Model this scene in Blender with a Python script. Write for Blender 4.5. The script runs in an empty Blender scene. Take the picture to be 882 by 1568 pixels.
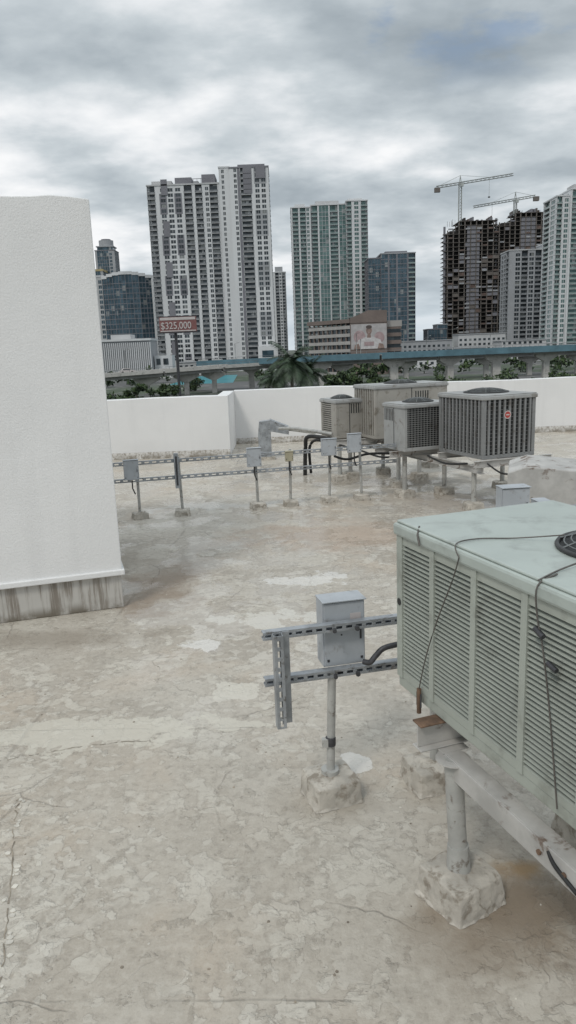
import bpy, random, math
import numpy as np
from math import *
from mathutils import Matrix, Vector
random.seed(7); np.random.seed(7)
scene=bpy.context.scene
scene.view_settings.view_transform='Standard'
scene.view_settings.look='None'
scene.view_settings.exposure=0

# ---------------------------------------------------------------- materials
class NT:
    def __init__(s,nt): s.nt=nt
    def n(s,t,**kw):
        nd=s.nt.nodes.new(t)
        for k,v in kw.items(): setattr(nd,k,v)
        return nd
    def set(s,inp,v):
        if isinstance(v,bpy.types.NodeSocket): s.nt.links.new(v,inp)
        else:
            if isinstance(v,(tuple,list)) and inp.type=='RGBA' and len(v)==3: v=(*v,1)
            inp.default_value=v
    def math(s,op,a,b=None,c=None,clamp=False):
        nd=s.nt.nodes.new('ShaderNodeMath');nd.operation=op;nd.use_clamp=clamp
        s.set(nd.inputs[0],a)
        if b is not None:s.set(nd.inputs[1],b)
        if c is not None:s.set(nd.inputs[2],c)
        return nd.outputs[0]
    def mix(s,f,a,b,mode='MIX'):
        nd=s.nt.nodes.new('ShaderNodeMix');nd.data_type='RGBA';nd.blend_type=mode
        s.set(nd.inputs[0],f);s.set(nd.inputs[6],a);s.set(nd.inputs[7],b)
        return nd.outputs[2]
    def sstep(s,x,a,b,lo=0.,hi=1.):
        nd=s.nt.nodes.new('ShaderNodeMapRange');nd.interpolation_type='SMOOTHSTEP'
        s.set(nd.inputs[0],x);nd.inputs[1].default_value=a;nd.inputs[2].default_value=b
        nd.inputs[3].default_value=lo;nd.inputs[4].default_value=hi
        return nd.outputs[0]
    def noise(s,vec,scale,detail=5,rough=.55,dist=0.):
        nd=s.nt.nodes.new('ShaderNodeTexNoise')
        if vec is not None: s.nt.links.new(vec,nd.inputs['Vector'])
        nd.inputs['Scale'].default_value=scale;nd.inputs['Detail'].default_value=detail
        nd.inputs['Roughness'].default_value=rough;nd.inputs['Distortion'].default_value=dist
        return nd.outputs['Fac']
    def mapping(s,vec,scale=(1,1,1),loc=(0,0,0),rot=(0,0,0)):
        nd=s.nt.nodes.new('ShaderNodeMapping');s.nt.links.new(vec,nd.inputs[0])
        nd.inputs['Scale'].default_value=scale;nd.inputs['Location'].default_value=loc;nd.inputs['Rotation'].default_value=rot
        return nd.outputs[0]

def base(name):
    m=bpy.data.materials.new(name);m.use_nodes=True
    nt=m.node_tree;b=nt.nodes['Principled BSDF'];q=NT(nt)
    tc=q.n('ShaderNodeTexCoord').outputs['Object']
    return m,q,b,tc
def mat(name,col,rough=.6,var=.15,scale=3.,metal=0.,bump=0.,streak=False,dirt=None,dlo=.55,dhi=.7,dscale=None):
    m,q,b,tc=base(name)
    v=q.mapping(tc,(1,1,.12)) if streak else tc
    n=q.noise(v,scale,5,.6)
    lo=tuple(c*(1-var) for c in col);hi=tuple(min(1,c*(1+var)) for c in col)
    c=q.mix(q.sstep(n,.3,.7),lo,hi)
    if dirt:
        n2=q.noise(v,dscale or scale*2.3,7,.65,.4)
        c=q.mix(q.sstep(n2,dlo,dhi),c,dirt)
    q.set(b.inputs['Base Color'],c)
    b.inputs['Roughness'].default_value=rough;b.inputs['Metallic'].default_value=metal
    if bump:
        bn=q.n('ShaderNodeBump');bn.inputs['Strength'].default_value=bump;bn.inputs['Distance'].default_value=.008
        q.set(bn.inputs['Height'],q.noise(tc,scale*4,5,.6));q.set(b.inputs['Normal'],bn.outputs[0])
    return m
def glass(name,cA,cB,cell=(3.1,3.1,3.0),rough=.12,metal=.35,curtain=.1,ccol=(.32,.33,.32)):
    m,q,b,tc=base(name)
    v=q.n('ShaderNodeVectorMath',operation='DIVIDE');q.set(v.inputs[0],tc);v.inputs[1].default_value=cell
    f=q.n('ShaderNodeVectorMath',operation='FLOOR');q.set(f.inputs[0],v.outputs[0])
    w=q.n('ShaderNodeTexWhiteNoise',noise_dimensions='3D');q.set(w.inputs['Vector'],f.outputs[0])
    c=q.mix(w.outputs['Value'],cA,cB)
    c=q.mix(q.math('MULTIPLY',q.math('LESS_THAN',w.outputs['Value'],curtain),.7),c,ccol)
    q.set(b.inputs['Base Color'],c)
    b.inputs['Roughness'].default_value=rough;b.inputs['Metallic'].default_value=metal
    return m

M={}
M['white']=mat('painted_white_stucco',(.57,.58,.59),.75,.08,.1,streak=True)
M['offwhite']=mat('offwhite_stucco',(.44,.445,.45),.75,.08,.1)
M['gray']=mat('grey_accent_panel',(.18,.18,.20),.7,.1,.1)
M['gray2']=mat('light_grey_concrete',(.32,.33,.345),.75,.1,.1)
M['dglass']=glass('dark_window_glass',(.02,.026,.03),(.075,.09,.10),(3.1,3.1,2.9))
M['tglass']=glass('teal_window_glass',(.05,.095,.09),(.14,.22,.21),(2.5,2.5,3.1),metal=.35,curtain=.10)
M['bglass']=glass('blue_window_glass',(.025,.048,.062),(.065,.11,.14),(2.2,2.2,3.2),metal=.4,curtain=.05)
M['railg']=mat('balcony_glass_rail',(.20,.26,.25),.2,.2,.3)
M['railw']=mat('balcony_rail_grey',(.17,.18,.19),.5,.3,.3)
M['conc']=mat('raw_concrete',(.125,.112,.102),.85,.25,.12)
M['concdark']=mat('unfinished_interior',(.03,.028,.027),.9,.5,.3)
M['concred']=mat('formwork_brown',(.115,.08,.068),.8,.3,.3)
M['brown']=mat('brown_precast',(.17,.135,.12),.7,.12,.2)
M['band']=mat('office_band',(.36,.345,.33),.7,.1,.2)
M['steelw']=mat('crane_paint',(.36,.38,.37),.5,.15,.2)
M['teal']=mat('blue_grey_deck_paint',(.085,.165,.205),.55,.2,.3)
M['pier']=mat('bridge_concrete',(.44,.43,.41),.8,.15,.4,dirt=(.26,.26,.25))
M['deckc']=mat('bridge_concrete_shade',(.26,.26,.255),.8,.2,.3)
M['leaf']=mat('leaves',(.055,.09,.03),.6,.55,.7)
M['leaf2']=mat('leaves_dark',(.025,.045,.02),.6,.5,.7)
M['palm']=mat('palm_fronds',(.035,.06,.03),.5,.5,1.2)
M['trunk']=mat('bark',(.13,.11,.09),.9,.3,4,bump=.4)
M['galv']=mat('galvanized_steel',(.34,.36,.38),.45,.22,9,metal=.5,dirt=(.15,.14,.13),dlo=.54,dhi=.7)
M['pipe']=mat('weathered_pipe',(.40,.40,.38),.5,.15,8,metal=.2,dirt=(.19,.165,.14),dlo=.54,dhi=.68)
M['bracket']=mat('dark_metal',(.06,.06,.065),.5,.3,20,metal=.4)
M['boxg']=mat('electrical_box_paint',(.38,.405,.43),.5,.08,6,dirt=(.25,.25,.25),dlo=.55,dhi=.72)
M['boxy']=mat('yellowed_box',(.38,.35,.25),.55,.1,6)
M['acg']=mat('ac_sheet_grey_green',(.345,.37,.33),.45,.07,3,dirt=(.235,.245,.215),dlo=.5,dhi=.74)
M['actop']=mat('ac_lid_pale',(.39,.435,.405),.38,.07,2,dirt=(.27,.295,.275),dlo=.46,dhi=.72)
M['acdark']=mat('coil_dark',(.025,.027,.027),.6,.3,30)
M['acs']=mat('ac_sheet_silver',(.33,.335,.33),.5,.09,3,dirt=(.19,.175,.155),dlo=.52,dhi=.72)
M['acd']=mat('ac_sheet_charcoal',(.21,.215,.215),.5,.1,3,dirt=(.13,.12,.11),dlo=.52,dhi=.72)
M['act']=mat('ac_sheet_tan',(.33,.315,.285),.5,.09,3,dirt=(.17,.15,.12),dlo=.52,dhi=.72)
M['wire']=mat('black_wire',(.03,.03,.03),.45,.2,10)
M['wireg']=mat('grille_wire',(.15,.16,.16),.4,.2,10,metal=.3)
M['strap']=mat('steel_cable',(.12,.11,.10),.5,.2,30,metal=.4)
M['rust']=mat('rusty_steel',(.16,.10,.065),.8,.4,12,bump=.4,dirt=(.06,.04,.03))
M['whitesteel']=mat('weathered_white_steel',(.42,.41,.39),.55,.17,5,dirt=(.15,.11,.085),dlo=.56,dhi=.66,dscale=7)
M['block']=mat('concrete_block',(.44,.41,.36),.85,.2,7,bump=.8,dirt=(.25,.22,.18),dlo=.48,dhi=.64)
M['foam']=mat('black_insulation',(.02,.02,.02),.7,.3,10)
M['red']=mat('billboard_red',(.20,.085,.08),.5,.15,2)
M['badge']=mat('badge_red',(.4,.05,.04),.5,.1,2)
M['signw']=mat('sign_white',(.50,.46,.45),.5,.08,2)
M['yellow']=mat('yellow_paint',(.38,.31,.16),.6,.1,.2)

def wall_mat(name,col):
    m,q,b,tc=base(name)
    n=q.noise(tc,.8,6,.6);n2=q.noise(q.mapping(tc,(3,3,.25)),1.6,6,.6)
    c=q.mix(q.sstep(n,.3,.7),tuple(x*.94 for x in col),col)
    c=q.mix(q.math('MULTIPLY',q.sstep(n2,.5,.75),.35),c,tuple(x*.84 for x in col))
    q.set(b.inputs['Base Color'],c);b.inputs['Roughness'].default_value=.7
    bn=q.n('ShaderNodeBump');bn.inputs['Strength'].default_value=.3;bn.inputs['Distance'].default_value=.012
    q.set(bn.inputs['Height'],q.math('ADD',q.noise(tc,60,3),q.math('MULTIPLY',q.noise(tc,2.5,3),2.)));q.set(b.inputs['Normal'],bn.outputs[0])
    return m
M['wall']=wall_mat('white_elastomeric_wall',(.75,.75,.745))
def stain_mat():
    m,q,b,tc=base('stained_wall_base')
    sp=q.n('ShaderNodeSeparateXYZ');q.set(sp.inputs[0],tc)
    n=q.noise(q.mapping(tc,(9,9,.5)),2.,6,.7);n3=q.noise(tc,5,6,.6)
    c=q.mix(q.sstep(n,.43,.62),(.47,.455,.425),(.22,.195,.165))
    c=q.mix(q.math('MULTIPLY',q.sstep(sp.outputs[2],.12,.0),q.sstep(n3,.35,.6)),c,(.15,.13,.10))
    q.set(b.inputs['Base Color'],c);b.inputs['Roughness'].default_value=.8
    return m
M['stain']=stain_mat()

# ---------------------------------------------------------------- roof shader
def roof_mat():
    m,q,b,tc=base('weathered_roof_coating')
    sp=q.n('ShaderNodeSeparateXYZ');q.set(sp.inputs[0],tc)
    X,Y=sp.outputs[0],sp.outputs[1]
    nc=q.n('ShaderNodeTexNoise');q.set(nc.inputs['Vector'],tc);nc.inputs['Scale'].default_value=3.5;nc.inputs['Detail'].default_value=5
    wv=q.n('ShaderNodeVectorMath',operation='MULTIPLY_ADD');q.set(wv.inputs[0],nc.outputs['Color']);wv.inputs[1].default_value=(.16,.16,.16);q.set(wv.inputs[2],tc)
    wp=wv.outputs[0]
    big=q.noise(tc,.42,6,.6,.3)
    col=q.mix(q.sstep(big,.36,.64),(.36,.318,.262),(.455,.42,.362))
    hue=q.noise(tc,.8,5,.55,.3)
    col=q.mix(q.math('MULTIPLY',q.sstep(hue,.5,.66),.6),col,(.445,.368,.285))
    col=q.mix(q.math('MULTIPLY',q.sstep(q.noise(tc,1.3,5,.6),.52,.64),.45),col,(.305,.275,.232))
    far=q.sstep(Y,2.8,6.0,.0,1.)  # strengthens pale coating flakes farther out, painting wet shine into the colour
    H=None
    def layer(scale,th,colr,amt,line,rough=.62,msk=None,dist=.0,vec=wp,w_=.014):
        nonlocal col,H
        nn=q.noise(vec,scale,6,rough,dist)
        s=q.sstep(nn,th,th+w_)
        if msk is not None: s=q.math('MULTIPLY',s,msk)
        a=q.math('MULTIPLY',s,amt)
        col=q.mix(a,col,colr)
        if line:
            e=q.math('ABSOLUTE',q.math('SUBTRACT',nn,th-.006))
            ln=q.math('MULTIPLY',q.sstep(e,.011,.0),line)
            if msk is not None: ln=q.math('MULTIPLY',ln,msk)
            col=q.mix(ln,col,(.19,.162,.13))
        H=s if H is None else q.math('ADD',H,s)
        return s
    area=q.sstep(q.noise(tc,.9,5,.6),.41,.53)
    area2=q.sstep(q.noise(tc,1.5,5,.6),.43,.54)
    layer(1.0,.555,(.50,.468,.405),.55,.18)
    layer(2.4,.575,(.56,.53,.47),q.math('MULTIPLY_ADD',far,.40,.30),.25,.55,area)
    layer(6.5,.56,(.54,.505,.435),q.math('MULTIPLY_ADD',far,.2,.42),.38,.5,area2)
    layer(13.,.565,(.56,.53,.465),.45,.38,.48,area)
    layer(4.,.585,(.27,.235,.19),.38,.0,.6,area2,.3,tc,.03)
    layer(9.,.60,(.25,.22,.18),.40,.0,.6,None,.1,tc,.03)
    fl=q.noise(tc,24,5,.62)
    col=q.mix(q.math('MULTIPLY',q.sstep(fl,.52,.60),.25),col,(.55,.515,.45))
    col=q.mix(q.math('MULTIPLY',q.sstep(fl,.46,.38),.30),col,(.23,.20,.165))
    fine=q.noise(tc,90,5,.7)
    col=q.mix(q.math('MULTIPLY',q.sstep(fine,.4,.7),.2),col,(.55,.52,.47))
    col=q.mix(q.math('MULTIPLY',q.sstep(fine,.42,.30),.3),col,(.20,.175,.15))
    v2=q.n('ShaderNodeTexVoronoi',feature='DISTANCE_TO_EDGE');q.set(v2.inputs['Vector'],wp);v2.inputs['Scale'].default_value=1.1
    cr2=q.math('MULTIPLY',q.sstep(v2.outputs['Distance'],.0,.008,1.,0.),q.sstep(q.noise(tc,1.1,3),.50,.60))
    col=q.mix(q.math('MULTIPLY',cr2,.4),col,(.17,.145,.118))
    seams=None
    for ax,(fr,off,rot) in enumerate([(1.0,.35,.05),(2.4,.9,-.06)]):
        src=Y if ax==0 else X; oth=X if ax==0 else Y
        c0=q.math('ADD',q.math('MULTIPLY_ADD',oth,rot,src),q.math('MULTIPLY',q.noise(tc,1.2,4),.10))
        fr_=q.math('FRACT',q.math('MULTIPLY_ADD',c0,1./(fr*1.9),off))
        dd=q.math('ABSOLUTE',q.math('SUBTRACT',fr_,.5))
        l=q.math('MULTIPLY',q.sstep(dd,.0,.005,1.,0.),q.sstep(q.noise(tc,.9,5,.6),.44,.6))
        seams=l if seams is None else q.math('MAXIMUM',seams,l)
    col=q.mix(q.math('MULTIPLY',seams,.45),col,(.16,.14,.115))
    sn=q.noise(tc,2.6,6,.65);hn=q.noise(wp,3.4,8,.62)
    def spot(cx,cy,rx,ry,c,s,hard):
        nonlocal col
        dx=q.math('MULTIPLY',q.math('SUBTRACT',X,cx),1/rx);dy=q.math('MULTIPLY',q.math('SUBTRACT',Y,cy),1/ry)
        rr=q.math('SQRT',q.math('ADD',q.math('MULTIPLY',dx,dx),q.math('MULTIPLY',dy,dy)))
        rr=q.math('ADD',rr,q.math('MULTIPLY_ADD',hn if hard else sn,4.2 if hard else 2.2,-2.1 if hard else -1.1))
        a=q.math('MULTIPLY',q.sstep(rr,.80,.74) if hard else q.sstep(rr,1.,.25),s)
        col=q.mix(a,col,c);return a
    for t in [(-1.25,6.9,.5,1.2,(.23,.17,.12),.75),(.95,2.5,.5,.4,(.20,.15,.10),.8),(.65,2.35,.4,.3,(.27,.225,.175),.55),(.6,8.6,1.6,1.0,(.39,.29,.215),.55),(-2.1,5.6,1.2,.30,(.23,.195,.155),.6),(1.9,12.,1.8,.6,(.17,.15,.125),.6),(.2,3.3,.34,.28,(.29,.25,.20),.5),(2.3,10.2,1.2,1.,(.30,.25,.21),.45),(.95,2.75,.16,.10,(.34,.22,.10),.75),(-2.,7.8,.8,.5,(.27,.23,.18),.5)]: spot(*t,False)  # stains, plus a dark shadow painted in beneath the far condensers
    pale=None
    for t in [(-1.3,4.05,1.0,.20,(.56,.53,.455),.65),(-.68,5.35,.17,.17,(.62,.60,.56),.85),(.33,3.62,.10,.11,(.63,.61,.57),.9),(-.38,4.55,.24,.13,(.58,.55,.48),.75),(.15,6.9,.4,.2,(.64,.62,.58),.8),(-.2,5.9,.5,.2,(.60,.58,.52),.7),(-1.1,10.6,1.2,.3,(.54,.52,.48),.6)]:
        a=spot(*t,True);pale=a if pale is None else q.math('MAXIMUM',pale,a)
    q.set(b.inputs['Base Color'],col)
    wet=q.math('MULTIPLY',q.sstep(q.noise(wp,1.6,7,.62),.49,.54),q.sstep(Y,3.2,5.5))
    r=q.math('ADD',.62,q.math('MULTIPLY_ADD',fl,.3,-.15))
    r=q.math('SUBTRACT',r,q.math('MULTIPLY',wet,.48))
    r=q.math('MAXIMUM',r,.10)
    q.set(b.inputs['Roughness'],r)
    h=q.math('MULTIPLY',q.math('ADD',H,pale),.4)
    h=q.math('ADD',h,q.math('MULTIPLY',fl,.7));h=q.math('ADD',h,q.math('MULTIPLY',cr2,-.6));h=q.math('ADD',h,q.math('MULTIPLY',seams,-.7))
    h=q.math('ADD',h,q.math('MULTIPLY',fine,.2))
    bn=q.n('ShaderNodeBump');bn.inputs['Distance'].default_value=.011
    q.set(bn.inputs['Strength'],q.math('MULTIPLY_ADD',wet,-.38,.60))
    q.set(bn.inputs['Height'],h);q.set(b.inputs['Normal'],bn.outputs[0])
    return m
M['roof']=roof_mat()

# ---------------------------------------------------------------- mesh builder
class MB:
    def __init__(s): s.v=[];s.f=[];s.mi=[];s.m=[];s.M=Matrix.Identity(4);s.sm=[]
    def mid(s,k):
        if k not in s.m:s.m.append(k)
        return s.m.index(k)
    def add(s,vs,fs,k,smooth=False):
        o=len(s.v);neg=s.M.determinant()<0
        s.v+= [tuple(s.M@Vector(p)) for p in vs]
        i=s.mid(k)
        for f in fs:
            f=[o+a for a in f]
            s.f.append(f[::-1] if neg else f);s.mi.append(i);s.sm.append(smooth)
    def box(s,x0,x1,y0,y1,z0,z1,k):
        s.add([(x0,y0,z0),(x1,y0,z0),(x1,y1,z0),(x0,y1,z0),(x0,y0,z1),(x1,y0,z1),(x1,y1,z1),(x0,y1,z1)],
              [(0,3,2,1),(4,5,6,7),(0,1,5,4),(1,2,6,5),(2,3,7,6),(3,0,4,7)],k)
    def prism(s,pts,z0,z1,k):
        n=len(pts)
        s.add([(x,y,z0) for x,y in pts]+[(x,y,z1) for x,y in pts],
              [tuple(range(n))[::-1],tuple(range(n,2*n))]+[(i,(i+1)%n,n+(i+1)%n,n+i) for i in range(n)],k)
    def tube(s,path,r,k,n=8,cap=True):
        path=[Vector(p) for p in path];vs=[];fs=[]
        for i,p in enumerate(path):
            t=(path[min(i+1,len(path)-1)]-path[max(i-1,0)]).normalized()
            a=Vector((0,0,1)) if abs(t.z)<.9 else Vector((1,0,0))
            e=t.cross(a).normalized();g=t.cross(e)
            rr=r[i] if isinstance(r,(list,tuple)) else r
            for j in range(n):
                q=2*pi*j/n;vs.append(tuple(p+e*cos(q)*rr+g*sin(q)*rr))
        for i in range(len(path)-1):
            for j in range(n):
                fs.append((i*n+j,i*n+(j+1)%n,(i+1)*n+(j+1)%n,(i+1)*n+j))
        s.add(vs,fs,k,True)
        if cap: s.add([vs[j] for j in range(n)],[tuple(range(n))],k);s.add(vs[-n:],[tuple(range(n))[::-1]],k)
    def build(s,name,bevel=0,parent=None):
        me=bpy.data.meshes.new(name);me.from_pydata(s.v,[],s.f)
        for k in s.m: me.materials.append(M[k])
        me.polygons.foreach_set('material_index',s.mi)
        me.polygons.foreach_set('use_smooth',s.sm);me.update()
        ob=bpy.data.objects.new(name,me);scene.collection.objects.link(ob)
        if bevel:
            b=ob.modifiers.new('bevel','BEVEL');b.width=bevel;b.segments=2;b.limit_method='ANGLE'
        if parent: ob.parent=parent
        return ob
def empty(name):
    e=bpy.data.objects.new(name,None);scene.collection.objects.link(e);return e
def frame(ox,oy,oz,ux,uy):
    l=hypot(ux,uy);ux/=l;uy/=l
    return Matrix(((ux,uy,0,ox),(uy,-ux,0,oy),(0,0,1,oz),(0,0,0,1)))
def rframe(ox,oy,oz,ux,uy):
    l=hypot(ux,uy);ux/=l;uy/=l
    return Matrix(((ux,-uy,0,ox),(uy,ux,0,oy),(0,0,1,oz),(0,0,0,1)))
def smooth_path(pts,n=6):
    P=[Vector(p) for p in pts];o=[]
    for i in range(len(P)-1):
        a=P[max(i-1,0)];b=P[i];c=P[i+1];d=P[min(i+2,len(P)-1)]
        for j in range(n):
            t=j/n;o.append(.5*((2*b)+(c-a)*t+(2*a-5*b+4*c-d)*t*t+(3*b-a-3*c+d)*t**3))
    o.append(P[-1]);return o

# ---------------------------------------------------------------- towers
def facade(mb,W,H,fh,bays,mt):
    tot=sum(b[0] for b in bays);s=0;nf=int(H/fh)
    wl,gl,sl,rl,ac=mt['wall'],mt['glass'],mt['slab'],mt['rail'],mt['acc']
    for bw,t in bays:
        w=bw*W/tot;a,b=s,s+w;s=b
        if t=='P': mb.box(a,b,-1.6,0,0,H,wl)
        elif t=='Q': mb.box(a,b,-1.6,0,0,H,ac)
        elif t in 'WGH':
            mb.box(a,b,-1.6,-.25,0,H,gl)
            pw=.17*w
            for k in range(nf):
                z=k*fh
                m_=wl
                if t=='G' and (k//4)%2==0: m_=ac
                if t=='H' and ((k+3)//5)%2==0: m_='gray2'
                mb.box(a,a+pw,-.25,0,z,z+fh,m_);mb.box(b-pw,b,-.25,0,z,z+fh,m_)
                mb.box(a+pw,b-pw,-.25,-.03,z,z+1.0,m_)
                mb.box((a+b)/2-.08,(a+b)/2+.08,-.25,-.1,z+1.0,z+fh,m_)
            mb.box(a,b,-.25,0,nf*fh,H,wl) if nf*fh<H-.05 else None
        elif t=='B':
            for k in range(nf):
                z=k*fh
                mb.box(a,b,-1.58,.3,z-.11,z+.11,sl)
                mb.box(a+.05,b-.05,.15,.2,z+.11,z+1.12,rl)
                if random.random()<.3:
                    q=a+w*random.uniform(.1,.6);mb.box(q,q+w*.25,-1.58,-1.3,z+.11,z+fh-.12,wl)
                if random.random()<.25:
                    q=a+w*random.uniform(.1,.7);mb.box(q,q+.7,-1.1,-.4,z+.11,z+random.uniform(.8,1.6),random.choice(['gray','offwhite','brown','dglass']))
            mb.box(a,a+.2,-1.57,.1,0,H,wl);mb.box(b-.2,b,-1.57,.1,0,H,wl)
        elif t=='C':
            mb.box(a,b,-1.6,-.12,0,H,gl)
            for k in range(nf): mb.box(a,b,-.12,.03,k*fh,k*fh+.4,sl)
            n=max(1,int(w/2.2))
            for j in range(n+1):
                x=a+(w-.16)*j/n;mb.box(x,x+.16,-.12,.08,0,H,wl)
def volume(mb,x0,y0,W,D,z0,z1,rot,fh,front,side,mt,cap='white',capo=.3,caph=.8):
    c,s=cos(rot),sin(rot);H=z1-z0
    P=lambda a,b:(x0+a*c-b*s,y0+a*s+b*c)
    o=P(0,0);mb.M=frame(o[0],o[1],z0,c,s);facade(mb,W,H,fh,front,mt)
    o=P(W,1.65);mb.M=frame(o[0],o[1],z0,-s,c);facade(mb,D-3.3,H,fh,side,mt)
    o=P(0,D-1.65);mb.M=frame(o[0],o[1],z0,s,-c);facade(mb,D-3.3,H,fh,side,mt)
    mb.M=rframe(x0,y0,z0,c,s)
    mb.box(1.5,W-1.5,1.5,D-.1,0,H-.01,mt['glass'])
    mb.box(0,W,D-1.6,D,0,H-.02,mt['wall'])
    mb.box(-capo,W+capo,-capo,D+capo,H,H+caph,cap)
    return mb
TW=dict(wall='white',glass='dglass',slab='offwhite',rail='railw',acc='gray')

mb=MB();FH=2.92
volume(mb,-76.5,470,43.3,26,-10,99.5,0,FH,
  [(5,'B'),(2.4,'P'),(4.5,'G'),(4.6,'W'),(4.6,'G'),(1.2,'P'),(5.2,'B'),(1.6,'P'),(4.6,'B'),(1.2,'P'),(3,'W'),(5.2,'B'),(1.2,'P')],[(4,'B'),(4,'W'),(3,'P'),(5,'B'),(4,'G'),(4,'B')],TW,'offwhite')
volume(mb,-33.2,468.5,6.3,24,-10,107.8,0,FH,[(1.2,'P'),(2.2,'W'),(3,'P')],[(1,'P')],TW)
volume(mb,-26.9,467,23.0,26,-10,107.0,0,FH,[(2.0,'P'),(2.2,'W'),(1.5,'Q'),(6.,'B'),(1.5,'P'),(3.4,'H'),(3.4,'H'),(1.2,'P')],[(3,'B'),(4,'W'),(3,'P'),(5,'G'),(4,'B')],TW,'gray')
mb.M=Matrix.Identity(4)
mb.box(-22,-6,469,488,107.8,109.3,'gray')
mb.box(-18.9,-13.9,466.7,466.98,93,107,'gray');mb.box(-11.5,-6.0,466.6,466.96,101,107,'gray')
for x0,x1,h in [(-74,-62,2.6),(-60,-50,4.2),(-49,-46,2.),(-44,-36,5.5)]: mb.box(x0,x1,474,490,100.3,100.3+h,random.choice(['gray','gray2','offwhite']))
for i in range(10): mb.box(-58+i*2.3,-57.8+i*2.3,471,471.2,100.3,102.8,'gray')
mb.box(-58,-35,471,471.2,102.8,103.1,'gray')
for k in range(3,38,8): mb.box(-68,-64.2,469.7,469.98,-8+k*FH,-8+(k+3)*FH,'gray')
mb.box(-14.5,-3.5,463,466.5,-10,4.5,'white');mb.box(-12,-5,462.9,462.98,-2,2,'bglass')
for x in range(-70,-30,9): mb.box(x,x+6,468,469.6,-10,-2.,'offwhite')
mb.build('apartment_tower')

mb=MB();TG=dict(wall='white',glass='tglass',slab='gray2',rail='railg',acc='gray2')
volume(mb,11,600,15,24,-10,107,0,3.15,[(.8,'P'),(5,'B'),(1,'P'),(5,'B'),(3,'W'),(.8,'P')],[(4,'B'),(3,'C'),(4,'B')],TG)
volume(mb,26,601.5,27,24,-10,108.5,0,3.15,[(5,'B'),(.8,'P'),(7,'C'),(.6,'P'),(6,'B'),(.6,'P'),(5,'C')],[(1,'P')],TG)
volume(mb,53,599,16.5,24,-10,110.2,0,3.15,[(4,'B'),(1.,'P'),(4.6,'W'),(.8,'P'),(5,'B')],[(4,'B'),(3,'C'),(4,'B')],TG)
mb.M=Matrix.Identity(4);mb.box(14,22,605,618,107.8,110.5,'white');mb.box(30,48,606,618,109.3,112.3,'offwhite');mb.box(55,66,604,618,111,113,'white')
mb.build('glass_condo_tower')
mb=MB();TB=dict(wall='gray',glass='bglass',slab='gray',rail='railg',acc='gray')
volume(mb,65,562,9,24,-10,63.8,0,3.3,[(1,'C')],[(1,'C')],TB,'gray')
volume(mb,74,560,25,26,-10,66.5,0,3.3,[(3,'C'),(.5,'P'),(3,'C'),(.5,'P'),(4,'C'),(.5,'P'),(3,'B')],[(1,'C')],TB,'gray2')
mb.M=Matrix.Identity(4);mb.box(78,94,566,580,67.3,69,'gray')
mb.build('blue_glass_office_tower')
mb=MB();volume(mb,-7,800,14,20,-10,80,0,3.2,[(2,'P'),(3,'B'),(2,'W'),(3,'B')],[(1,'P')],TW);mb.M=Matrix.Identity(4)
mb.box(-4,4,803,815,81,86,'gray2');mb.build('slender_white_tower')
TFL=dict(wall='gray2',glass='bglass',slab='gray',rail='railg',acc='gray')
mb=MB();volume(mb,-188,800,20,22,-10,108,0,3.4,[(1,'P'),(6,'C'),(2,'W'),(1,'P')],[(1,'C')],TFL,'gray')
mb.M=Matrix.Identity(4)
mb.box(-186,-170,803,818,108.8,112,'bglass');mb.box(-187,-169,802,819,112,113,'gray2')
mb.tube([(-178,811,113),(-178,811,119)],7.5,'gray2',16);mb.tube([(-178,811,119),(-178,811,120.3)],5,'gray',16)
mb.build('crowned_office_tower')
mb=MB();volume(mb,-188,780,11,20,-10,86,0,3.4,[(1,'P'),(3,'C'),(1,'P')],[(1,'C')],TFL,'yellow',.3,2)
mb.build('yellow_crowned_tower')
mb=MB();TC=dict(wall='gray',glass='bglass',slab='gray',rail='railg',acc='gray')
cx,R=-103,30;ang=[radians(a) for a in np.linspace(-34,34,9)]
pts=[(cx+R*sin(a),548-R*cos(a)) for a in ang]
for i in range(8):
    (xa,ya),(xb,yb)=pts[i],pts[i+1];zt=51+4.2*sin(pi*(i+1.6)/10)
    mb.M=frame(xa,ya,-10,xb-xa,yb-ya);w=hypot(xb-xa,yb-ya)
    facade(mb,w,zt+10,3.3,[(1,'C')],TC)
    mb.box(-.05,w+.05,-2,.5,zt+10,zt+12,'white')
mb.M=Matrix.Identity(4)
mb.prism([(x,y+1.2) for x,y in pts]+[(pts[-1][0],560),(pts[0][0],560)],-10,53,'bglass')
mb.box(pts[-1][0]-.3,pts[-1][0]+.9,pts[-1][1]-.3,pts[-1][1]+1.6,-10,54.5,'white')
volume(mb,-124.5,525,5.5,25,-10,55,0,3.3,[(1,'P'),(3,'W'),(1,'P')],[(1,'W')],dict(TC,wall='offwhite'))
mb.build('curved_glass_building')
mb=MB();mb.box(-90,-65.5,380,400,-10,9.2,'gray2')
for i in range(25): mb.box(-90+i*1.0,-89.55+i*1.0,379.2,379.98,-8,8.4,'white')
mb.box(-90.4,-65.1,379,401,9.2,10.2,'white');mb.box(-86,-76,384,396,10.2,12.5,'offwhite')
mb.box(-65,-56,385,395,-10,1.5,'white');mb.box(-64,-62,384.7,384.98,-3,0,'dglass');mb.box(-60.5,-58,384.7,384.98,-3,0,'dglass')
mb.build('finned_parking_building')
mb=MB();volume(mb,116,600,15,20,-10,13,0,3.3,[(1,'C')],[(1,'C')],TB,'gray')
volume(mb,124,603,8,18,13.8,16.5,0,2.7,[(1,'C')],[(1,'C')],TB,'gray2');mb.build('low_dark_office')
mb=MB();TR=dict(wall='white',glass='tglass',slab='offwhite',rail='railg',acc='gray2')
volume(mb,178.5,500,8,25,-10,90.5,0,3.1,[(3,'B'),(.6,'P'),(3,'W')],[(1,'B'),(1,'W')],TR)
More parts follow.
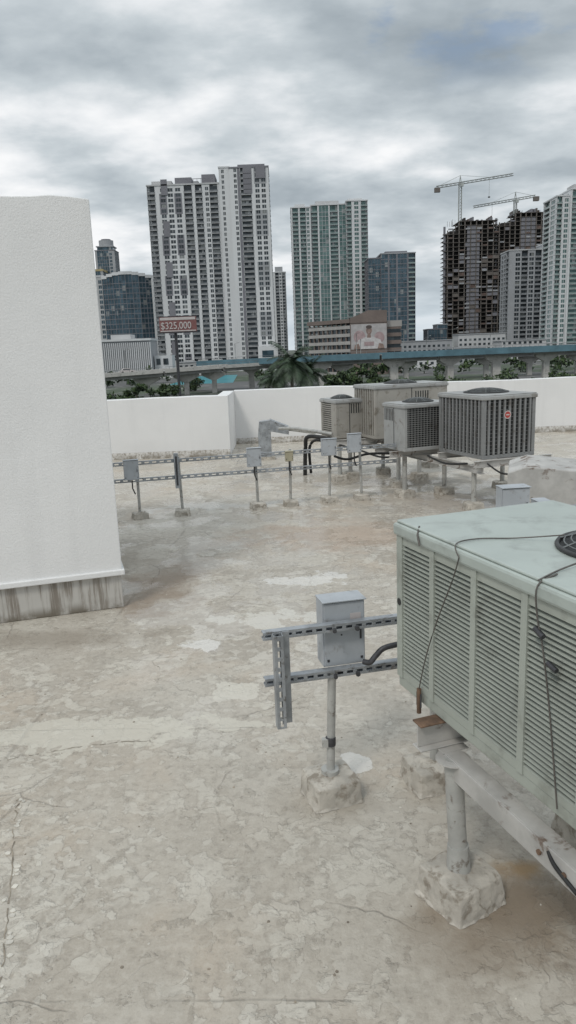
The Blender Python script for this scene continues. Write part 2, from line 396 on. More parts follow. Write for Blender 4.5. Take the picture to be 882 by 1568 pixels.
volume(mb,186.5,498.5,22,25,-10,94,0,3.1,[(.8,'P'),(6,'B'),(.8,'P'),(4,'W'),(6,'B')],[(1,'B'),(1,'W')],TR)
mb.M=Matrix.Identity(4);mb.box(190,200,503,515,94.8,98,'offwhite');mb.build('white_teal_condo_tower')
mb=MB();TGy=dict(wall='gray2',glass='dglass',slab='gray2',rail='railw',acc='offwhite')
volume(mb,167,560,26,22,-10,65.5,0,3.2,[(3,'P'),(4,'W'),(4,'B'),(4,'W'),(4,'B'),(2,'P')],[(1,'W'),(1,'W'),(1,'B')],TGy,'offwhite')
volume(mb,193,558.5,9.5,22,-10,69.5,0,3.2,[(1,'P')],[(1,'P')],TGy,'offwhite')
mb.build('grey_apartment_block')
mb=MB();volume(mb,203,640,20,22,-10,60,0,3.2,[(2,'P'),(4,'W'),(3,'B')],[(1,'W')],TGy,'offwhite');mb.build('grey_apartment_block')

def skeleton(name,x0,y0,W,D,z1,steps):
    mb=MB();fh=3.35;nf=int((z1+10)/fh);nc=int(W/4.5)
    for k in range(nf+1):
        z=-10+k*fh
        a,b=0,W
        if k>nf-3: a,b=steps
        mb.box(x0+a-.4,x0+b+.4,y0,y0+D,z-.14,z+.16,'conc')
        top=k>=nf-1
        if k<nf:
            zt=z+fh
            for j in range(nc+1):
                x=x0+(W-.9)*j/nc
                if x-x0<a-1 or x-x0>b: continue
                mb.box(x,x+.8,y0+.3,y0+1.3,z+.16,zt-.14,'conc')
                mb.box(x,x+.9,y0+D*.5,y0+D*.5+1,z+.16,zt-.14,'conc')
            if not top:
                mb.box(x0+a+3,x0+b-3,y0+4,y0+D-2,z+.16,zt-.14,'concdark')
                mb.box(x0+W*.38,x0+W*.62,y0+.6,y0+4,z+.16,zt-.14,'gray')
                for j in range(nc):
                    if random.random()<(.35 if k<nf*.75 else .12):
                        x=x0+(W-.9)*j/nc+.9
                        mb.box(x,x+W/nc*.9,y0+.5,y0+.7,z+.16,z+random.choice([1.2,2.4,3.1]),random.choice(['conc','concred','gray','gray','conc']))
                    if random.random()<.12:
                        x=x0+(W-.9)*j/nc+.9
                        mb.box(x,x+W/nc*.8,y0-.1,y0-.02,z+.16,z+1.3,random.choice(['concred','gray2']))
    z=-10+nf*fh+.16
    for j in range(22):
        x=x0+steps[0]+random.uniform(0,steps[1]-steps[0]-2);mb.box(x,x+random.uniform(.3,2.5),y0+random.uniform(1,D-3),y0+D-2,z,z+random.uniform(1,4.5),random.choice(['conc','concred','gray','concdark']))
    for j in range(14):
        x=x0+random.uniform(0,W);mb.tube([(x,y0+2,z-4),(x,y0+2,z+random.uniform(-1,3))],.12,'concdark',4)
    mb.box(x0-2.6,x0-1.,y0+2,y0+3.6,-10,z1-4,'gray')
    for k in range(0,nf-2,2): mb.box(x0-3.2,x0,y0+1,y0+4,-10+k*fh,-10+k*fh+.5,'conc')
    return mb.build(name)
skeleton('building_under_construction',141.5,650,44,26,101,(10,42))
skeleton('building_under_construction',188,662,50,26,108,(14,48))
def crane(name,x,y,zb,zt,jib,ang,slope,cj):
    mb=MB();w=1.1
    def lat(p,q,hw,n,up):
        p=Vector(p);q=Vector(q);d=(q-p).normalized();s=d.cross(up).normalized()*hw;u=s.cross(d).normalized()*hw
        cs=[s+u,-s+u,-s-u,s-u]
        for c in cs: mb.tube([p+c,q+c],.24,'steelw',4,False)
        for i in range(n):
            a=p+(q-p)*i/n;b=p+(q-p)*(i+1)/n
            for j in range(4): mb.tube([a+cs[j],b+cs[(j+1)%4]],.13,'steelw',3,False)
    lat((x,y,zb),(x,y,zt),w,14,Vector((0,1,0)))
    d=Vector((cos(ang),sin(ang),slope)).normalized();c=Vector((x,y,zt))
    lat(c-d*cj,c+d*jib,.8,18,Vector((0,1,0)))
    apex=c+Vector((0,0,6));mb.tube([c+Vector((-.8,0,0)),apex],.3,'steelw',4);mb.tube([c+Vector((.8,0,0)),apex],.3,'steelw',4)
    mb.tube([apex,c+d*jib*.65],.12,'steelw',4);mb.tube([apex,c-d*cj],.14,'steelw',4)
    e=c-d*cj;mb.box(e.x-1.5,e.x+3,e.y-1.5,e.y+1.5,e.z-4,e.z-.5,'conc')
    mb.box(x-.5,x+2.2,y-2.5,y-.8,zt-2.8,zt-.2,'steelw')
    h=c+d*jib*.55;mb.tube([h,h-Vector((0,0,14))],.12,'steelw',4);mb.box(h.x-.8,h.x+.8,h.y-.5,h.y+.5,h.z-15,h.z-14,'bracket')
    return mb.build(name)
crane('tower_crane',153,655,98,131,44,0.,.12,20)
crane('tower_crane',203,668,106,119,36,pi,-.13,17)

# office with mural
mb=MB()
mb.M=frame(13,352,-10,17,-22);Wf=hypot(17,22)
mb.box(0,Wf,-16,-.4,0,21.5,'dglass')
for k in range(7):
    mb.box(-.3,Wf,-.5,.3,k*3.3,k*3.3+1.4,'band')
    for j in range(9): mb.box(j*Wf/9,j*Wf/9+.6,-.45,.1,k*3.3+1.4,(k+1)*3.3,'brown')
mb.box(-.6,Wf,-16,.6,22.3,24,'brown')
mb.M=Matrix.Identity(4)
mb.box(30,46,330,352,-10,12.2,'brown');mb.box(46,52.5,334,352,-10,9.5,'dglass')
for k in range(7): mb.box(46,52.8,333.5,333.98,-10+k*3.2,-8.4+k*3.2,'brown')
mb.box(46.05,53,333.4,352.9,10.2,12.8,'band')
mb.add([(30,329.8,12.2),(46,329.8,12.2),(46,329.8,17.2),(38,329.8,17.4),(30,329.8,14.2),(30,345,12.2),(46,345,12.2),(46,345,17.2),(38,345,17.4),(30,345,14.2)],
   [(0,1,2,3,4),(9,8,7,6,5),(4,3,8,9),(3,2,7,8),(2,1,6,7),(1,0,5,6),(0,4,9,5)],'brown')
mb.build('brown_office_building')
M['muralbg']=mat('mural_ground',(.40,.385,.385),.7,.12,.5)
M['skin']=mat('mural_skin',(.25,.18,.155),.7,.2,.8);M['jersey']=mat('mural_jersey',(.52,.50,.50),.7,.15,.8);M['pinkm']=mat('mural_pink',(.36,.27,.275),.7,.15,.8);M['hairm']=mat('mural_hair',(.08,.065,.06),.8,.1,.8)
def ell(cx,cz,rx,rz,n=20): return [(cx+rx*cos(2*pi*i/n),cz+rz*sin(2*pi*i/n)) for i in range(n)]
mb=MB()
shapes=[([(30.3,1),(45.8,1),(45.8,11.6),(30.3,11.6)],'muralbg'),(ell(34,6.2,2.6,2.8),'pinkm'),(ell(42.6,5.8,2.2,2.4),'pinkm'),
 ([(31.6,1.1),(33.4,4.9),(36.6,6.2),(39.6,6.2),(43,4.9),(44.6,1.1)],'jersey'),([(37.2,5.8),(39,5.8),(38.8,7.2),(37.4,7.2)],'skin'),
 (ell(38.1,8.9,1.25,1.8),'skin'),(ell(38.1,10.3,1.3,.8),'hairm'),(ell(37.6,9.2,.2,.12),'hairm'),(ell(38.6,9.2,.2,.12),'hairm'),(ell(38.1,8.0,.4,.1),'pinkm'),
 ([(31.4,1.1),(32,3.),(33.6,3.4),(34.4,1.1)],'skin'),([(41.8,1.1),(42.4,3.4),(44.2,3.),(44.8,1.1)],'skin'),([(36,2.4),(40.2,2.4),(40.2,4.1),(36,4.1)],'pinkm')]
for i,(pts_,k) in enumerate(shapes):
    mb.add([(x,329.78-.012*(i+1),z) for x,z in pts_],[tuple(range(len(pts_)))],k)
mb.build('mural_banner')

# ---------------------------------------------------------------- ground, water
def ground_mat():
    m,q,b,tc=base('city_ground')
    n=q.noise(tc,.02,6,.6);n2=q.noise(tc,.15,5)
    c=q.mix(q.sstep(n,.42,.55),(.10,.10,.10),(.05,.07,.04));c=q.mix(q.sstep(n2,.58,.68),c,(.2,.19,.18))
    q.set(b.inputs['Base Color'],c);b.inputs['Roughness'].default_value=.9;return m
M['ground']=ground_mat()
mb=MB();mb.add([(-6000,-3000,-10),(6000,-3000,-10),(6000,9000,-10),(-6000,9000,-10)],[(0,1,2,3)],'ground');mb.build('ground')
M['water']=mat('river_water',(.02,.22,.26),.35,.2,.1)
mb=MB();mb.add([(-46,300,-9.98),(-20,300,-9.98),(-24,400,-9.98),(-46,400,-9.98)],[(0,1,2,3)],'water');mb.build('river')

# ---------------------------------------------------------------- bridges
def bridge(name,path,w,th,kside,piers,kcap='pier',ft=.55):
    mb=MB();P=[Vector(p) for p in path]
    for i in range(len(P)-1):
        a,b=P[i],P[i+1];d=(b-a);d.z=0;d.normalize();nn=Vector((-d.y,d.x,0))
        def seg(o0,o1,z0,z1,k):
            vs=[a+nn*o0+Vector((0,0,z0)),b+nn*o0+Vector((0,0,z0)),b+nn*o1+Vector((0,0,z0)),a+nn*o1+Vector((0,0,z0)),
                a+nn*o0+Vector((0,0,z1)),b+nn*o0+Vector((0,0,z1)),b+nn*o1+Vector((0,0,z1)),a+nn*o1+Vector((0,0,z1))]
            mb.add([tuple(v) for v in vs],[(0,3,2,1),(4,5,6,7),(0,1,5,4),(1,2,6,5),(2,3,7,6),(3,0,4,7)],k)
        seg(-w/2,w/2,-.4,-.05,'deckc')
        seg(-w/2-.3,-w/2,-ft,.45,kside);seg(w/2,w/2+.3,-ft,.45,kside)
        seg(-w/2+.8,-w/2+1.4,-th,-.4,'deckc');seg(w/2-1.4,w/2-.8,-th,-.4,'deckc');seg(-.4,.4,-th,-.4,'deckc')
        L=(b-a).length
        for j in range(int(L/2.5)):
            p=a+(b-a)*(j+.5)/int(L/2.5)-nn*(w/2+.15);mb.box(p.x-.05,p.x+.05,p.y-.05,p.y+.05,p.z+.45,p.z+1.1,'railw')
        seg(-w/2-.2,-w/2-.1,1.1,1.2,'railw')
        for j in range(1+int(L/30)):
            p=a+(b-a)*(j+.5)/(1+int(L/30))+nn*(w/2-.1);mb.tube([(p.x,p.y,p.z),(p.x,p.y,p.z+6.5),(p.x+1.6,p.y,p.z+7)],.09,'steelw',5)
    for (px,py,pz,r) in piers:
        zt=pz-th
        mb.box(px-r,px+r,py-r,py+r,-10,zt-1.4,kcap)
        mb.add([(px-r,py-1,zt-2.4),(px+r,py-1,zt-2.4),(px+r,py+1,zt-2.4),(px-r,py+1,zt-2.4),(px-w*.42,py-1.1,zt-.9),(px+w*.42,py-1.1,zt-.9),(px+w*.42,py+1.1,zt-.9),(px-w*.42,py+1.1,zt-.9)],
           [(0,3,2,1),(0,1,5,4),(1,2,6,5),(2,3,7,6),(3,0,4,7)],kcap)
        mb.box(px-w*.42,px+w*.42,py-1.1,py+1.1,zt-.9,zt-.02,kcap)
    return mb.build(name)
tp=[(-26,246,-.9),(0,236,-.6),(30,230,-.35),(60,229,-.2),(95,228,-.1),(160,235,0)]
bridge('elevated_rail_bridge',tp,8,1.7,'teal',[(-10,240,-.7,.9),(12,233.5,-.5,.9),(34,230,-.35,1.2),(51,229,-.25,.9),(65,229,-.2,1.2),(80,228.5,-.12,.9),(98,228,-.1,1.)],'pier',1.3)
lp=[(-130,190,-5.),(-80,206,-3.9),(-54,216,-3.2),(-36,222,-2.6),(-20,230,-2.1),(-4,243,-1.9),(40,262,-1.9),(110,270,-1.9),(180,272,-1.9)]
bridge('highway_overpass',lp,9,1.5,'pier',[(-66,211,-3.5,.7),(-40,221,-2.7,.7),(-29,226,-2.4,.7),(-21,230,-2.2,.7),(20,253,-1.9,.8),(43,262,-1.9,.8),(58,264,-1.9,.8),(72,266,-1.9,.8),(88,268,-1.9,.8),(106,270,-1.9,.8)])

def car(name,x,y,z,kc,ang=0):
    mb=MB();mb.M=Matrix.Translation((x,y,z))@Matrix.Rotation(ang,4,'Z')
    prof=[(-2.2,.35),(2.2,.35),(2.2,.85),(1.3,.95),(.7,1.42),(-1.,1.45),(-1.7,.95),(-2.2,.9)]
    n=len(prof);mb.add([(a,-.85,b) for a,b in prof]+[(a,.85,b) for a,b in prof],[tuple(range(n)),tuple(range(n,2*n))[::-1]]+[(i,n+i,n+(i+1)%n,(i+1)%n) for i in range(n)],kc)
    mb.box(-1.2,.75,-.87,.87,.98,1.3,'dglass')
    for wx in (-1.35,1.35):
        for wy in (-.8,.8): mb.tube([(wx,wy-.1,.33),(wx,wy+.1,.33)],.33,'foam',12)
    mb.build(name)
car('car',-45,218,-2.9,'signw',.35);car('car',-62,212,-3.4,'bracket',.3);car('car',20,253,-1.95,'red',.35)

# ---------------------------------------------------------------- trees
def leaves(mb,centers,n,size,keys):
    for (cx,cy,cz,r) in centers:
        for i in range(n):
            d=Vector(np.random.normal(size=3)).normalized()*r*(random.random()**.4)*random.uniform(.75,1.15)
            p=Vector((cx,cy,cz))+Vector((d.x,d.y,d.z*.75))
            a=Vector(np.random.normal(size=3)).normalized();b=a.cross(Vector(np.random.normal(size=3))).normalized()
            s=size*random.uniform(.6,1.4)
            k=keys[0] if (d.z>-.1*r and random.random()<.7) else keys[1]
            mb.add([tuple(p-a*s-b*s*.45),tuple(p+a*s-b*s*.3),tuple(p+a*s*.8+b*s*.4),tuple(p-a*s*.9+b*s*.4)],[(0,1,2,3)],k)
def tree(name,x,y,zt,w,zg=-10,n=110,size=.2):
    mb=MB();h=zt-zg
    mb.tube([(x,y,zg),(x+.15,y,zg+h*.3),(x,y,zg+h*.6)],[.32,.25,.16],'trunk',8)
    cs=[]
    for i in range(18):
        a=random.uniform(0,2*pi);rr=w*.5*sqrt(random.random())*.8
        cz=zt-random.uniform(.8,3.6)-rr*.35
        c=(x+cos(a)*rr,y+sin(a)*rr,cz,random.uniform(.17,.28)*w*.6);cs.append(c)
        if i<8: mb.tube([(x,y,zg+h*.4),(x+(c[0]-x)*.6,y+(c[1]-y)*.6,zg+h*.4+(cz-zg-h*.4)*.5),c[:3]],[.14,.09,.04],'trunk',5)
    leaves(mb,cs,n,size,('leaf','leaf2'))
    return mb.build(name)
for x,y,zt,w in [(6.8,90,.1,5),(10.,93,.35,5.4),(13,96,-.6,4.6),(-17.5,92,-.6,4.5),(-14.2,90,-.5,4.0)]:
    tree('broadleaf_tree',x,y,zt,w)
def palm(name,x,y,zc,L=2.7):
    mb=MB();mb.tube([(x+.4,y,-10),(x+.2,y,-7),(x,y,-3),(x,y,zc-.2)],[.3,.22,.17,.15],'trunk',8)
    for i in range(46):
        a=random.uniform(0,2*pi);el=random.uniform(-.5,1.25);l=L*random.uniform(.8,1.1)
        p=Vector((x,y,zc));d=Vector((cos(a)*cos(el),sin(a)*cos(el),sin(el)));pts=[p.copy()]
        N=12
        for k in range(N):
            d=(d+Vector((0,0,-.12))).normalized();p=p+d*l/N;pts.append(p.copy())
        mb.tube(pts,[.035*(1-.8*k/N) for k in range(N+1)],'palm',4,False)
        for k in range(2,N+1):
            t=(pts[k]-pts[k-1]).normalized();s=t.cross(Vector((0,0,1))).normalized()
            ll=.62*sin(pi*(k/(N+2.))**.7)+.12
            for sg in (-1,1):
              for o in (0,.5):
                b=pts[k-1]+(pts[k]-pts[k-1])*o;e=b+s*sg*ll+t*ll*.5-Vector((0,0,ll*random.uniform(.25,.6)))
                mb.add([tuple(b-t*.05),tuple(b+t*.05),tuple(e)],[(0,1,2)],'palm')
    return mb.build(name)
palm('palm_tree',.9,75,.95,3.0);palm('palm_tree',3.0,84,-.3,2.6);palm('palm_tree',-1.1,88,-1.2,2.3)
mb=MB();cs=[]
for i in range(95):
    x=random.uniform(10,95);y=random.uniform(140,205);cs.append((x,y,random.uniform(-8.8,-6.6)+(1.2 if sin(x*.35)>.5 else 0),random.uniform(1.2,1.9)))
for i in range(40): cs.append((random.uniform(-66,-38),random.uniform(165,205),random.uniform(-9.4,-7.2),random.uniform(1.2,1.8)))
for i in range(14): cs.append((random.uniform(-33,-27),random.uniform(240,250),random.uniform(-9.,-6.),random.uniform(1.3,2.)))
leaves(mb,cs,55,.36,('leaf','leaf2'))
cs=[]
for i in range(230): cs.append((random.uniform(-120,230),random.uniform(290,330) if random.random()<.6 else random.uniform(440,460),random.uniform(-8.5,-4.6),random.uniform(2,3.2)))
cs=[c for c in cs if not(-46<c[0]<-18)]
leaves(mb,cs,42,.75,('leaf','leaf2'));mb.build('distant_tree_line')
for i,(x,y,w,d,h,k) in enumerate([(-58,420,14,14,7,'offwhite'),(60,400,22,16,6,'white'),(95,420,18,16,9,'gray2'),(128,440,26,18,12,'offwhite'),(160,420,20,16,8.5,'band'),(0,400,18,14,6,'white'),(66,470,40,16,14,'gray2'),(112,480,30,16,17,'offwhite')]):
    mb=MB();mb.box(x,x+w,y,y+d,-10,-10+h,k);mb.box(x-.4,x+w+.4,y-.4,y+d+.4,-10+h,-9.5+h,'gray2')
    for j in range(int(w/3)): 
        for zz in np.arange(-8.5,-11.5+h,2.9):
            mb.box(x+.8+j*3,x+2.4+j*3,y-.06,y-.01,zz,zz+1.4,'dglass')
    mb.build('low_commercial_building')
bb=empty('billboard')
mb=MB();mb.tube([(-18,130,-10),(-18,130,8.2)],.26,'bracket',12);mb.box(-20.8,-14.2,129.3,129.5,5.6,5.8,'bracket')
mb.tube([(-18,130,6),(-15,129.8,6)],.12,'bracket',6);mb.tube([(-18,130,6),(-20.4,129.8,6)],.12,'bracket',6)
for x in (-20,-17,-15): mb.tube([(x,129.6,5.7),(x,130.4,5.6),(x,130.2,8)],.07,'bracket',5)
mb.build('post',parent=bb)
mb=MB();mb.box(-20.6,-14.3,129.5,129.8,5.8,8.3,'red');mb.box(-20.7,-14.2,129.45,129.85,8.3,8.4,'bracket');mb.box(-20.45,-14.45,129.44,129.49,7.75,8.2,'signw');mb.box(-20.45,-14.45,129.44,129.49,5.88,6.05,'signw');mb.build('panel',parent=bb)
c=bpy.data.curves.new('price_text','FONT');c.body='$325,000';c.size=1.62;c.extrude=.02;c.offset=.01;c.materials.append(M['signw'])
to=bpy.data.objects.new('price_text',c);scene.collection.objects.link(to);to.location=(-20.4,129.42,6.3);to.rotation_euler=(pi/2,0,0);to.scale=(.86,1,1);to.parent=bb

# ---------------------------------------------------------------- rooftop
mb=MB()
mb.add([(-12,-5,0),(14,-5,0),(14,18.3,0),(-12,18.3,0)],[(0,1,2,3)],'roof')
mb.box(-12,14,-5,18.3,-10,-.02,'wall')
mb.build('rooftop')
def parapet(name,x0,x1,y0,y1):
    mb=MB();n=int((x1-x0)/.35);vs=[];fs=[]
    for i in range(n+1):
        x=x0+(x1-x0)*i/n;z=1.285+random.uniform(-.006,.006)+.006*sin(x*2.1)
        vs+=[(x,y0,0),(x,y0,z-.01),(x,y0+.02,z),(x,y1,z),(x,y1,0)]
    for i in range(n):
        o=i*5
        for j in range(4): fs.append((o+j,o+5+j,o+6+j,o+1+j))
    fs+=[(0,1,2,3,4),(n*5+4,n*5+3,n*5+2,n*5+1,n*5)]
    mb.add(vs,fs,'wall')
    mb.add([(x0,y0-.12,0.001),(x1,y0-.12,.001),(x1,y0-.003,.13),(x0,y0-.003,.13)],[(0,1,2,3)],'stain')
    mb.build(name)
parapet('parapet_wall',-12,-1.2,16,16.25)
parapet('parapet_wall',-1.19,14,18,18.25)
mb=MB();mb.box(-1.45,-1.19,16.26,17.99,0,1.28,'wall');mb.build('parapet_wall',.01)
mb=MB();mb.box(-12.3,-12.02,-5,16.2,0,1.28,'wall');mb.build('parapet_wall',.01)
mb=MB();mb.box(14.02,14.3,-5,18.2,0,1.28,'wall');mb.build('parapet_wall',.01)

bk=MB();bk.M=frame(-1.5,6.30,0,-.957,-.29)
bk.box(.0,3.6,.0,2.6,0,.31,'stain')
bk.box(-.03,3.63,-.045,2.63,.31,.36,'wall')
N=24;vs=[];fs=[]
for i in range(N+1):
    s=3.6*i/N;z=3.44+.006*sin(i*.9)+random.uniform(-.005,.005)
    if i==0: z=3.425
    vs+= [(s+(-.01),-.02,.36),(s-.01,-.02,z),(s-.01,2.6,z),(s-.01,2.6,.36)]
for i in range(N):
    o=i*4;fs+=[(o,o+4,o+5,o+1),(o+1,o+5,o+6,o+2),(o+2,o+6,o+7,o+3)]
fs+=[(0,1,2,3),(N*4+3,N*4+2,N*4+1,N*4)]
bk.add(vs,fs,'wall');bk.build('stair_bulkhead',.008)

# ---------------------------------------------------------------- roof equipment
def block(mb,x,y,w,h,rot=0.,k='block',pad=True):
    n=6;vs=[];idx={}
    c,s=cos(rot),sin(rot);fs=[]
    jit=w*.018
    def vid(i,j,l):
        key=(i,j,l)
        if key not in idx:
            u,v,t=i/n*2-1,j/n*2-1,l/3
            tap=1-.10*t;r=max(abs(u),abs(v));cr=1-.06*(u*u*v*v)
            px=u*w/2*tap*cr+random.uniform(-jit,jit);py=v*w/2*tap*cr+random.uniform(-jit,jit);pz=h*t+(random.uniform(-jit,jit)+.014*(1-r) if l==3 else 0)
            idx[key]=len(vs);vs.append((x+px*c-py*s,y+px*s+py*c,pz))
        return idx[key]
    for l in range(3):
        for i in range(n):
            fs.append((vid(i,0,l),vid(i+1,0,l),vid(i+1,0,l+1),vid(i,0,l+1)))
            fs.append((vid(i+1,n,l),vid(i,n,l),vid(i,n,l+1),vid(i+1,n,l+1)))
            fs.append((vid(0,i+1,l),vid(0,i,l),vid(0,i,l+1),vid(0,i+1,l+1)))
            fs.append((vid(n,i,l),vid(n,i+1,l),vid(n,i+1,l+1),vid(n,i,l+1)))
    for i in range(n):
        for j in range(n): fs.append((vid(i,j,3),vid(i+1,j,3),vid(i+1,j+1,3),vid(i,j+1,3)))
    mb.add(vs,fs,k)
    if pad:
        m=40;ring=[]
        for i in range(m):
            a=2*pi*i/m;R_=w*.5*(1.0/max(abs(cos(a-rot)),abs(sin(a-rot))))*.97+w*.05*random.random();ring.append((x+R_*cos(a),y+R_*sin(a),.002))
        mb.add([(x+(p[0]-x)*.88,y+(p[1]-y)*.88,.022) for p in ring]+ring,[(i,m+i,m+(i+1)%m,(i+1)%m) for i in range(m)],k)
def strut(mb,L,h=.041,dep=.041,pitch=.05,sl=.030,sh=.014,k='galv'):
    t=.004;n=int(L/pitch)
    mb.box(0,L,-t,0,sh/2,h/2,k);mb.box(0,L,-t,0,-h/2,-sh/2,k)
    x=0
    for i in range(n):
        a=i*pitch+(pitch-sl)/2
        mb.box(x,a,-t,0,-sh/2,sh/2,k);x=a+sl
    mb.box(x,L,-t,0,-sh/2,sh/2,k)
    mb.box(0,L,-dep,-t,h/2-t,h/2,k);mb.box(0,L,-dep,-t,-h/2,-h/2+t,k)
    mb.box(0,L,-dep,-dep+t,h/2-.012,h/2-t,k);mb.box(0,L,-dep,-dep+t,-h/2+t,-h/2+.012,k)
def ebox(mb,w,h,d,k='boxg'):
    mb.box(-w/2,w/2,-d,0,0,h,k);mb.box(-w/2+.006,w/2-.006,.0,.012,.006,h-.006,k)
    mb.box(-w/2-.004,w/2+.004,-d-.003,.022,h,h+.006,k)
    mb.box(w*.36,w*.40,.012,.018,h*.4,h*.55,'bracket')
    for sx in (-.4,.4):
        mb.box(w*sx-.006,w*sx+.006,.012,.016,.03,.042,'bracket')

rk=empty('electrical_strut_rack')
ux,uy=.65,.15
mb=MB();Lr=1.35
for z in (.885,.65):
    mb.M=frame(-.14,3.265,z,ux,uy);strut(mb,Lr)
mb.build('rails',.0015,parent=rk)
mb=MB()
base_=frame(-.075,3.225,0,ux,uy)
mb.M=base_@Matrix.Translation((0,.045,.455))@Matrix(((0,0,1,0),(0,1,0,0),(1,0,0,0),(0,0,0,1)));strut(mb,.465,.045,.045)
mb.M=base_@Matrix.Translation((.026,.05,.455));mb.box(0,.035,-.06,-.055,0,.465,'galv')
mb.build('upright',.0015,parent=rk)
mb=MB();mb.M=frame(.252,3.425,.66,ux,uy);ebox(mb,.215,.335,.11)
mb.box(.03,.085,.012,.014,.2,.27,'signw');mb.box(-.02,-.012,.012,.015,.16,.168,'bracket')
mb.build('disconnect_box',.006,parent=rk)
mb=MB();mb.tube([(.163,3.345,.1),(.185,3.37,.655)],.021,'pipe',14)
mb.tube([(.160,3.345,.1),(.161,3.345,.14)],.045,'pipe',14)
mb.tube([(.168,3.345,.27),(.1685,3.345,.31)],.026,'bracket',12);mb.box(.125,.155,3.32,3.35,.27,.31,'pipe')
mb.build('post',parent=rk)
mb=MB();block(mb,.163,3.34,.26,.11,.35);mb.build('footing',.006,parent=rk)
mb=MB();mb.tube(smooth_path([(.34,3.36,.70),(.37,3.34,.705),(.40,3.34,.74),(.45,3.35,.775),(.60,3.40,.78)]),.014,'bracket',10)
for z in (.885,.65):
    mb.tube([(.31,3.345,z),(.31,3.325,z)],.012,'bracket',8);mb.tube([(.2,3.325,z),(.2,3.30,z)],.010,'bracket',8)
mb.build('flexible_conduit',parent=rk)
mb=MB();block(mb,.68,3.42,.25,.11,.3);mb.tube([(.70,3.43,.1),(.70,3.46,.9)],.021,'pipe',12);mb.build('second_leg',.006,parent=rk)

